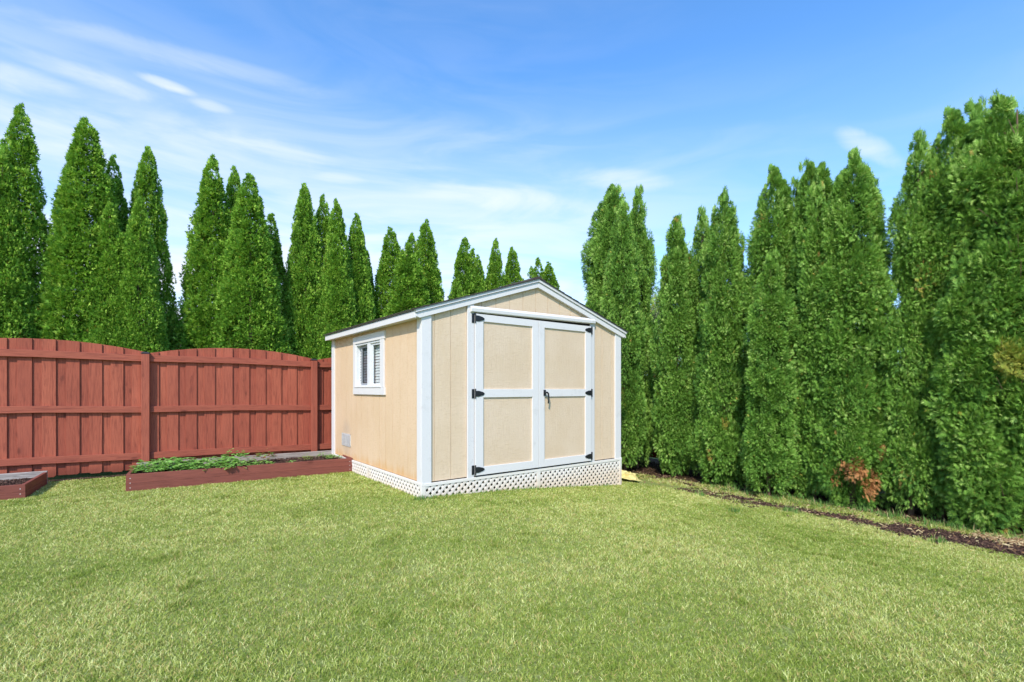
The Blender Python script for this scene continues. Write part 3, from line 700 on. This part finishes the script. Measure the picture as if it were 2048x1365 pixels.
    for (an, ln, st) in angs:
        fd = ax*math.cos(an)+sd*math.sin(an); fs = sd*math.cos(an)-ax*math.sin(an)
        base = pos+ax*(Ls*st)[:, None]; l = (Ls*ln)[:, None]; w_ = (Ls*(.125 if fingers == 3 else .060))[:, None]
        bow = nrm*(l*.12)
        V.append(np.stack([base, base+fd*l*.5+fs*w_, base+fd*l-bow, base+fd*l*.5-fs*w_], 1)); TT.append(np.clip(tint+(.10 if an == 0 else 0), 0, 1)); DD.append(dead)
    V = np.concatenate(V).reshape(-1, 3); nf = len(V)//4
    return npmesh('crown', V, np.arange(nf*4).reshape(-1, 4), mat, np.concatenate(TT), np.concatenate(DD))
def trunk_mesh(seed, leaders, zb, r0=.075, nb=60, prof=prof_cone):
    rr = random.Random(seed); m = M()
    for (ox, oy, h, r, z_) in leaders:
        pts = []; k = 10
        for i in range(k+1):
            t = i/k; s = min(1, t*2.2); pts.append((ox*s+rr.uniform(-.02, .02)*(i > 0), oy*s+rr.uniform(-.02, .02)*(i > 0), -.15+(h*.96+.15)*t))
        q = r0*.8*(r/.7); m.tube(pts, [q*(1-.9*i/k)*(1.25 if i == 0 else 1) for i in range(k+1)], 9, rr.random())
        for i in range(int(nb*r*h/4)):
            t = rr.uniform(.06, .93); z = t*h; th = rr.uniform(0, 6.28); R_ = r*float(prof(np.array(t)))*.85; s = min(1, z/h*2.2)
            a = Vector((ox*s, oy*s, z-R_*.35)); b_ = Vector((ox+R_*math.cos(th), oy+R_*math.sin(th), z+R_*.30)); md = (a+b_)/2+Vector((0, 0, -.06*R_))
            m.tube([a, md, b_], [.011, .007, .003], 4, rr.random(), False)
    o = m.build('trunk', m_bark); return o
protoL = []
for s in range(6):
    ld = [(0, 0, 5.5, .68, .05)]
    if s in (1, 4): ld = [(-.05, 0, 5.5, .60, .05), (.20, .10, 4.9, .45, .05)]
    if s == 2: ld = [(0, 0, 5.5, .62, .05), (-.22, .05, 4.7, .42, .05)]
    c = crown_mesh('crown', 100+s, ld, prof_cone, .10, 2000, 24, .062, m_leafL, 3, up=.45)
    tr = trunk_mesh(s, ld, .05, nb=30); protoL.append((c, tr, 5.5, .70))
protoR = []
for s in range(4):
    ld = [[(0, 0, 5.2, .62, .25), (.28, .12, 5.05, .48, .3), (-.25, -.15, 4.6, .42, .3)],
          [(0, 0, 5.2, .60, .2), (.22, -.2, 4.8, .45, .3)],
          [(-.15, 0, 5.2, .56, .2), (.20, .05, 5.1, .52, .3), (0, .28, 4.9, .42, .3), (.38, -.15, 4.7, .38, .3)],
          [(0, 0, 5.2, .66, .2), (.30, .0, 4.5, .42, .3), (-.3, .1, 4.9, .40, .4)]][s]
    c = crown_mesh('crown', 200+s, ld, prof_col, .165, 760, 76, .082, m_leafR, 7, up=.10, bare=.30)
    tr = trunk_mesh(50+s, ld, .2, .08, 40, prof_col); protoR.append((c, tr, 5.2, .85))
used = set()
def place(proto, x, y, z, sxy, sz, rz, label, cat='tree', group=None, name='evergreen_tree'):
    c, tr = proto[0], proto[1]
    root = empty(name, (x, y, z), rz, label, cat, group); root.scale = (sxy, sxy*R.uniform(.93, 1.08), sz); root.rotation_euler = (R.uniform(-.018, .018), R.uniform(-.018, .018), rz)
    if id(c) in used: c = c.copy(); COL.objects.link(c); tr = tr.copy(); COL.objects.link(tr)
    else: used.add(id(c))
    c.parent = root; tr.parent = root; return root
# left row beyond the back fence: apex px, py, half width px, extra distance behind the row line
LT = [(-12, 290, 52, -.35, 'arborvitae cut by the left frame edge, in front of a taller one'),
 (25, 208, 61, 0, 'tall arborvitae at the far left just before the first narrow sky gap'),
 (174, 240, 71, 0, 'tallest arborvitae of the second clump from the left'),
 (230, 315, 46, .45, 'arborvitae shoulder behind the right flank of the second clump'),
 (225, 398, 47, -.45, 'shorter arborvitae in front, left one of a pair above the first fence panel'),
 (284, 290, 48, .35, 'pointed arborvitae standing left of the wide sky gap, behind a shorter one'),
 (273, 388, 44, -.45, 'shorter arborvitae in front, right one of a pair above the fence post'),
 (432, 312, 64, .1, 'tall arborvitae directly right of the wide sky gap'),
 (478, 335, 44, .5, 'dark arborvitae tip between two taller trees behind the arched panel'),
 (503, 350, 58, -.25, 'bright arborvitae right of the arched fence panel centre, front of its clump'),
 (533, 425, 50, .35, 'arborvitae flank sloping down right of the clump above the arched panel'),
 (616, 365, 43, 0, 'tallest arborvitae in the clump above the right fence post'),
 (600, 382, 40, .35, 'darker arborvitae tip left behind the tallest of the fence post clump'),
 (643, 387, 40, .15, 'arborvitae tip right beside the tallest of the fence post clump'),
 (677, 397, 42, -.3, 'arborvitae rising above the left eave of the shed'),
 (712, 423, 38, -.15, 'arborvitae just right of the one rising over the left eave'),
 (728, 447, 34, .35, 'narrow dark arborvitae bordering the thin sky gap above the shed window'),
 (787, 453, 34, .1, 'arborvitae directly right of the thin sky gap above the shed window'),
 (821, 463, 26, .3, 'arborvitae tip behind a small yellow green one above the shed roof'),
 (817, 485, 42, -.5, 'small broad yellow green arborvitae just above the near shed roof corner'),
 (858, 439, 33, 0, 'tallest arborvitae above the left roof slope of the shed'),
 (925, 474, 29, 0, 'arborvitae right of the sky gap over the left roof slope'),
 (941, 495, 20, .35, 'thin arborvitae tip squeezed between two others over the left roof slope'),
 (952, 508, 23, -.15, 'lower arborvitae beside the tip of a thin one over the left roof slope'),
 (919, 566, 15, -.8, 'tiny bright young arborvitae just topping the left roof slope'),
 (990, 477, 24, 0, 'lone pointed arborvitae over the upper left roof slope'),
 (1027, 494, 20, 0, 'slim arborvitae left of the roof ridge'),
 (1067, 531, 14, .2, 'small arborvitae tip left behind the roof ridge'),
 (1077, 517, 16, 0, 'arborvitae tip directly over the roof ridge'),
 (1099, 525, 17, 0, 'last small arborvitae just right of the roof ridge')]
def on_line(px, p0, d):
    r = (px-1024)/968; t = (r*p0[1]-p0[0])/(d[0]-r*d[1]); return p0[0]+d[0]*t, p0[1]+d[1]*t
for i, (px, py, hw, bk, lab) in enumerate(LT):
    off = 1.35+bk; x, y = on_line(px, (P0[0]+FNB[0]*off, P0[1]+FNB[1]*off), FD)
    h = 1.3+(778-py)/968*y; rad = hw/968*y*1.06*(1 if i < 17 else 1.4 if i < 21 else 1.5 if i < 26 else 1.9 if i < 27 else 2.3)
    pr = protoL[i % 6]; place(pr, x, y, -.03, rad/.70*1.0, (h-.06)/pr[2], R.uniform(0, 6.28), 'green conical '+lab, 'tree', 'conical evergreens beyond the back fence')
# right row between the lawn and the side fence
RT = [(1213, 378, 53, 0, 0, 'columnar arborvitae beside the right roof slope, left of its twin'),
 (1275, 388, 30, 1, .2, 'columnar arborvitae twin nearest the shed roof tip, back one'),
 (1250, 418, 40, 1, -.35, 'columnar arborvitae with lower pointed top before the twins beside the shed'),
 (1352, 440, 40, 3, .1, 'narrow columnar arborvitae with the lowest top, right of the shed gap'),
 (1405, 425, 34, 1, .3, 'slim columnar arborvitae tip behind the gap between two fuller ones'),
 (1446, 390, 46, 0, -.1, 'columnar arborvitae with brownish low skirt, second full one right of the shed'),
 (1550, 340, 50, 3, .1, 'columnar arborvitae with a rounded top left of the widest central one'),
 (1592, 378, 34, 1, .4, 'short wispy arborvitae top peeking behind two taller ones'),
 (1537, 515, 46, 1, -.45, 'low pointed bright arborvitae standing in front of the right row'),
 (1628, 328, 54, 2, .0, 'broad arborvitae with three wispy leaders in the middle of the right row'),
 (1704, 320, 58, 0, -.1, 'arborvitae left of the dark vertical gap, with brown dead foliage at its foot'),
 (1822, 285, 54, 1, .0, 'arborvitae right of the dark vertical gap, shorter than its neighbour'),
 (1882, 233, 64, 3, .1, 'tall open arborvitae with sky showing through its right side'),
 (1945, 225, 62, 1, .3, 'thin topped arborvitae between the two tallest of the right end'),
 (2016, 196, 82, 2, 0, 'largest arborvitae at the right end with bare trunk and yellow sprays'),
 (2150, 190, 95, 0, .1, 'arborvitae cut off by the right frame edge'),
 (2420, 120, 120, 3, 0, 'arborvitae next along the row beyond the right frame edge')]
dead_for = {}
for i, (px, py, hw, k, bk, lab) in enumerate(RT):
    uu = 5.45+bk; x, y = on_line(px, W(uu, 0)[:2], (Sx, Sy)); g = ground(x, y)
    h = 1.3-g+(778-py)/968*y; rad = hw/968*y
    rad = max(rad, .34)
    pr = protoR[k]
    if i in (5, 10, 14):   # own crowns: dead brown or yellow sprays low on the side facing the lawn
        cr = {5: [(-.50, -.35, .55, .14, .6), (-.2, -.6, 1.1, .10, .5)], 10: [(-.45, -.52, .48, .30, .95), (-.12, -.74, .38, .24, .95), (.25, -.62, .90, .14, .8)], 14: [(-.50, -.60, 2.05, .24, .36), (-.30, -.75, 1.5, .10, .34), (-.7, -.1, 1.75, .10, .32)]}[i]
        ld = [[(0, 0, 5.2, .64, .12), (.22, .12, 4.9, .45, .3)], [(0, 0, 5.2, .66, .10), (.28, .0, 5.0, .42, .3), (-.3, .1, 4.9, .40, .3)], [(-.05, 0, 5.2, .64, 1.0), (.34, .1, 5.0, .50, .9), (-.1, -.3, 4.7, .45, 1.2), (-.66, .0, 3.2, .36, .12)]][(5, 10, 14).index(i)]
        c = crown_mesh('crown', 300+i, ld, prof_col, .165, 800, 76, .080, m_leafR, 7, dead_zones=cr, up=.10, bare=.29 if i < 14 else .35)
        tr = trunk_mesh(80+i, ld if i != 14 else [(-.12, -.34, 5.2, .85, 0), (.10, -.1, 4.9, .6, 0)], .2, .10, 45, prof_col); pr = (c, tr, 5.2, .85); rz = 0.; used.discard(id(c))
    else: rz = R.uniform(0, 6.28)
    place(pr, x, y, g, rad/.85*1.19, (h-.05)/pr[2], rz, 'deep green '+lab, 'tree', 'columnar evergreens along the right side')
for pr in protoL+protoR:      # remove unused prototypes
    if pr[0].parent is None: bpy.data.objects.remove(pr[0]); bpy.data.objects.remove(pr[1])

# far pale trees glimpsed through the gaps
def far_tree(px, py, dist, rad, label, seed):
    x = (px-1024)/968*dist; h = 1.3+(778-py)/968*dist; rs = np.random.RandomState(seed)
    root = empty('deciduous_tree', (x, dist, 0), 0, label, 'tree')
    m = M(); m.tube([(0, 0, -.2), (.1, 0, h*.35), (0, .1, h*.7)], [rad*.09, rad*.06, .03], 8)
    for k in range(26):
        th = rs.rand()*6.28; z = h*(.3+.35*rs.rand()); q = rad*(.5+.5*rs.rand()); m.tube([(.05, 0, z), (q*.5*math.cos(th), q*.5*math.sin(th), z+q*.3), (q*math.cos(th), q*math.sin(th), min(h, z+q*.7))], [.06, .04, .012], 5)
    m.build('trunk', m_bark, root)
    n = 9000; cc = rs.randn(60, 3); cc /= np.linalg.norm(cc, axis=1)[:, None]; cc *= (.45+.55*rs.rand(60, 1)); idx = rs.randint(0, 60, n)
    pos = cc[idx]*np.array([rad, rad, h*.36])+np.array([0, 0, h*.62])+rs.randn(n, 3)*rad*.13
    a = rs.randn(n, 3); a /= np.linalg.norm(a, axis=1)[:, None]; b = np.cross(a, rs.randn(n, 3)); b /= np.linalg.norm(b, axis=1)[:, None]; s = .11*rad/2.2
    V = np.stack([pos-a*s, pos+b*s*.6, pos+a*s, pos-b*s*.6], 1).reshape(-1, 3)
    npmesh('crown', V, np.arange(n*4).reshape(-1, 4), m_far, rs.rand(n), np.zeros(n), parent=root)
far_tree(352, 640, 34, 2.0, 'distant pale tree glimpsed in the wide sky gap above the fence', 1)
far_tree(1308, 585, 30, 1.6, 'distant pale bare looking tree in the gap between columnar evergreens', 2)

# ------------------------------------------------------------------ grass
rs = np.random.RandomState(77)
n0 = 1500000
yy = 1.35+(10.6-1.35)*rs.rand(n0)**1.15
xx = (rs.rand(n0)*2-1)*(1.12*yy+1.3)
uu_, vv_ = to_uv(xx, yy)
keep = ~((uu_ > -.01) & (uu_ < WW+.0) & (vv_ > -.012) & (vv_ < LL+.1))
fx_ = (xx-P0[0])*FNB[0]+(yy-P0[1])*FNB[1]; keep &= fx_ < -.03
lb = ((xx-BL[0])*math.cos(bA)+(yy-BL[1])*math.sin(bA), -(xx-BL[0])*math.sin(bA)+(yy-BL[1])*math.cos(bA)); keep &= ~((lb[0] > -.01) & (lb[0] < 2.81) & (lb[1] > -.01) & (lb[1] < 1.1))
sx0, sy0 = -5.78-2.45*FD[0], 5.75-2.45*FD[1]
lb = ((xx-sx0)*FD[0]+(yy-sy0)*FD[1], (xx-sx0)*FNB[0]+(yy-sy0)*FNB[1]); keep &= ~((lb[0] > -.01) & (lb[0] < 2.46) & (lb[1] > -.01) & (lb[1] < 1.06))
eu = edge_u(vv_); back = np.clip((vv_+.9)/1.2, 0, 1)      # ragged lawn edge
pr_ = 1-np.clip((uu_-(eu-.28-.2*back))/.34, 0, 1)
strip = np.clip(1.3-np.abs(uu_-eu-.05)/.34, 0, 1)*(vv_ < -.6)
verge = ((uu_ > eu+.15) & (uu_ < 5.05+.25*(vnoise(xx, yy, .4, 8)-.5))).astype(float)*np.where(vv_ < -.6, .95, .45)*(vnoise(xx, yy, .22, 9) > .32)
pr_ = np.maximum(pr_, verge)*(1-.88*strip*(vnoise(xx, yy, .12, 6) > .42)); pr_ *= np.where((uu_ > 4.05) & (vv_ < -3.35) & (uu_ < 4.7), .12, 1.)
bald = vnoise(xx, yy, .10, 12)*.6+vnoise(xx, yy, .035, 13)*.4; pr_ *= np.where(bald < .24, .25, 1.)
keep &= rs.rand(n0) < pr_
xx, yy, uu_, vv_ = xx[keep], yy[keep], uu_[keep], vv_[keep]; n = len(xx)
cl1 = vnoise(xx, yy, .07, 14); cl2 = vnoise(xx, yy, .55, 15); cl3 = vnoise(xx, yy, 1.7, 16)
hh = (.006+.010*rs.rand(n)+.011*cl1)*(1+.25*(cl2-.5)); far_ = np.maximum(1, yy/3.6)
ww_ = (.0010+.0010*rs.rand(n))*far_**.8
vg = (uu_ > 4.45); tuft = vnoise(xx, yy, .11, 41)*.6+vnoise(xx, yy, .26, 42)*.4; hh = hh*(1+.9*np.clip((tuft-.68)*6, 0, 1))
hh = np.where(vg, hh*1.5+.02*rs.rand(n), hh)
az = rs.rand(n)*6.283+0*cl1; lean = (.3+1.0*rs.rand(n))*hh
dx, dy = np.cos(az), np.sin(az); fa = rs.rand(n)*6.283; sx_, sy_ = np.cos(fa)*ww_, np.sin(fa)*ww_
z0 = gz(uu_)
B1 = np.stack([xx-sx_, yy-sy_, z0], 1); B2 = np.stack([xx+sx_, yy+sy_, z0], 1)
mx, my, mz = xx+dx*lean*.45, yy+dy*lean*.45, z0+hh*.62
M1 = np.stack([mx+sx_*.8, my+sy_*.8, mz], 1); M2 = np.stack([mx-sx_*.8, my-sy_*.8, mz], 1); TP = np.stack([xx+dx*lean*1.25, yy+dy*lean*1.25, z0+hh], 1)
V = np.stack([B1, B2, M1, M2, TP], 1).reshape(-1, 3); b = np.arange(n)*5
# the blade: lower half two triangles, tip one triangle
tri = np.stack([np.stack([b, b+1, b+2], 1), np.stack([b, b+2, b+3], 1), np.stack([b+3, b+2, b+4], 1)], 1).reshape(-1, 3)
shade = np.clip(.38+.26*(cl3-.5)+.36*(cl2-.5)+.35*(cl1-.5)-.22*np.clip((tuft-.66)*6, 0, 1)+rs.randn(n)*.38, 0, 1); straw = np.where(rs.rand(n) < .05+.26*cl2*cl3+.05*cl1, .45+.45*rs.rand(n), 0.)
o = npmesh('grass', V, tri, m_grass, np.repeat(shade, 3), np.repeat(straw, 3), tris=True); o['kind'] = 'stuff'
# tall tufts near the evergreens' feet and a few in the lawn
pts = []
for k in range(190):
    v = rs.uniform(-5.2, -.8); u = 4.75+rs.rand()*.45
    pts.append((u, v, .04+.08*rs.rand(), 12))
for (u, v) in ((4.02, -1.15), (4.05, -2.35), (4.1, -2.42), (3.2, -2.1), (-.05, -.06), (3.9, -3.9)): pts.append((u, v, .075, 60))
for k in range(60): u = rs.uniform(0, 3.4); pts.append((u, -.045, .05, 8))
VV = []; cnt = 0; TT_ = []; DD_ = []
for (u, v, h_, nb_) in pts:
    for q in range(nb_):
        du, dv = rs.randn(2)*.035; x, y, _ = W(u+du, v+dv); z = float(gz(u+du)); a = rs.rand()*6.28; hq = h_*(.5+.7*rs.rand()); w_ = .0035; ln = hq*(.2+.6*rs.rand())
        sx2, sy2 = math.cos(a+1.5)*w_, math.sin(a+1.5)*w_
        VV += [(x-sx2, y-sy2, z), (x+sx2, y+sy2, z), (x+sx2*.7+math.cos(a)*ln*.4, y+sy2*.7+math.sin(a)*ln*.4, z+hq*.65), (x-sx2*.7+math.cos(a)*ln*.4, y-sy2*.7+math.sin(a)*ln*.4, z+hq*.65), (x+math.cos(a)*ln, y+math.sin(a)*ln, z+hq)]
        TT_.append(.3+.5*rs.rand()); DD_.append(.8 if rs.rand() < .12 else 0.); cnt += 1
b = np.arange(cnt)*5; tri = np.stack([np.stack([b, b+1, b+2], 1), np.stack([b, b+2, b+3], 1), np.stack([b+3, b+2, b+4], 1)], 1).reshape(-1, 3)
o = npmesh('tall_grass', np.array(VV), tri, m_tall, np.repeat(TT_, 3), np.repeat(DD_, 3), tris=True); o['kind'] = 'stuff'
# bark chips and dry litter
def chips(name, pts, mat, size, aspect=2.6):
    n = len(pts); P_ = np.array(pts); a = rs.rand(n)*6.28; tl = rs.randn(n)*.35; s = size*(.4+.9*rs.rand(n)); th = s*.22
    dx = np.stack([np.cos(a)*np.cos(tl), np.sin(a)*np.cos(tl), np.sin(tl)], 1); dy = np.stack([-np.sin(a), np.cos(a), rs.randn(n)*.25], 1)
    up = np.cross(dx, dy); X = dx*(s*.5)[:, None]; Y = dy*(s*.5/aspect)[:, None]; Z = up*(th*.5)[:, None]
    c = P_+np.array([0, 0, 1])*(th*.9)[:, None]
    Vx = np.stack([c-X-Y-Z, c+X-Y-Z, c+X+Y-Z, c-X+Y-Z, c-X*.8-Y*.8+Z, c+X*.9-Y*.8+Z, c+X*.8+Y*.8+Z, c-X*.9+Y*.8+Z], 1).reshape(-1, 3)
    q = np.array([(4, 5, 6, 7), (0, 1, 5, 4), (1, 2, 6, 5), (2, 3, 7, 6), (3, 0, 4, 7)]); F_ = (np.arange(n)[:, None, None]*8+q[None]).reshape(-1, 4)
    o = npmesh(name, Vx, F_, mat, np.repeat(rs.rand(n)**1.6, 5)); o['kind'] = 'stuff'; return o
pts = []
while len(pts) < 9000:
    v = rs.uniform(-6., -.6); u = 4.30+rs.randn()*.19+.16*(float(vnoise(v, 0., .9, 3))-.5)*2
    if v < -3.35 and rs.rand() < .5: u = 4.38+rs.randn()*.17
    if v > -3.35 and (rs.rand() < .35 or vnoise(u*2, v, .26, 21) < .60): continue
    if v > -3.35: u -= .10*rs.rand()
    if v > -1.4 and rs.rand() < .5: continue
    x, y, _ = W(u, v); pts.append((x, y, float(gz(u))+.012*rs.rand()))
for k in range(9000):
    u = 4.9+rs.rand()*1.7; v = rs.uniform(-6, 6); x, y, _ = W(u, v); pts.append((x, y, float(gz(u))+.01))
for k in range(2500):   # under the back fence gap and by the small bed
    s_ = rs.uniform(-2.4, .2); q = -.02-rs.rand()*.10; pts.append((P0[0]+FD[0]*s_+FNB[0]*q, P0[1]+FD[1]*s_+FNB[1]*q, .006))
chips('bark_chips', pts, m_mulchchip, .030)
pts = []
for k in range(5200):
    x_, y_ = rs.uniform(.06, 2.74), rs.uniform(.06, 1.0); pts.append((BL[0]+x_*math.cos(bA)-y_*math.sin(bA), BL[1]+x_*math.sin(bA)+y_*math.cos(bA), .150))
for k in range(3800):
    x_, y_ = rs.uniform(.3, 2.38), rs.uniform(.06, 1.0); pts.append((sx0+x_*FD[0]+y_*FNB[0], sy0+x_*FD[1]+y_*FNB[1], .098))
chips('planter_mulch', pts, m_mulchchip, .026)
# dry fallen sprays / straw on the bed edge
m_straw, t, p = newmat('dry_litter', .9, .1); t.links.new(mixc(t, attr(t, 'tint'), (.22, .12, .06), (.55, .44, .24)), p.inputs['Base Color'])
pts = []
for k in range(900):
    v = rs.uniform(-6, 1.5); u = 4.55+rs.rand()*.7 if rs.rand() < .6 else 4.1+rs.rand()*.5; x, y, _ = W(u, v); pts.append((x, y, float(gz(u))+.022))
for k in range(1300):
    v = rs.uniform(-5.6, -4.0); u = 4.75+rs.randn()*.12; x, y, _ = W(u, v); pts.append((x, y, float(gz(u))+.025))
chips('dry_litter', pts, m_straw, .034, 7.)
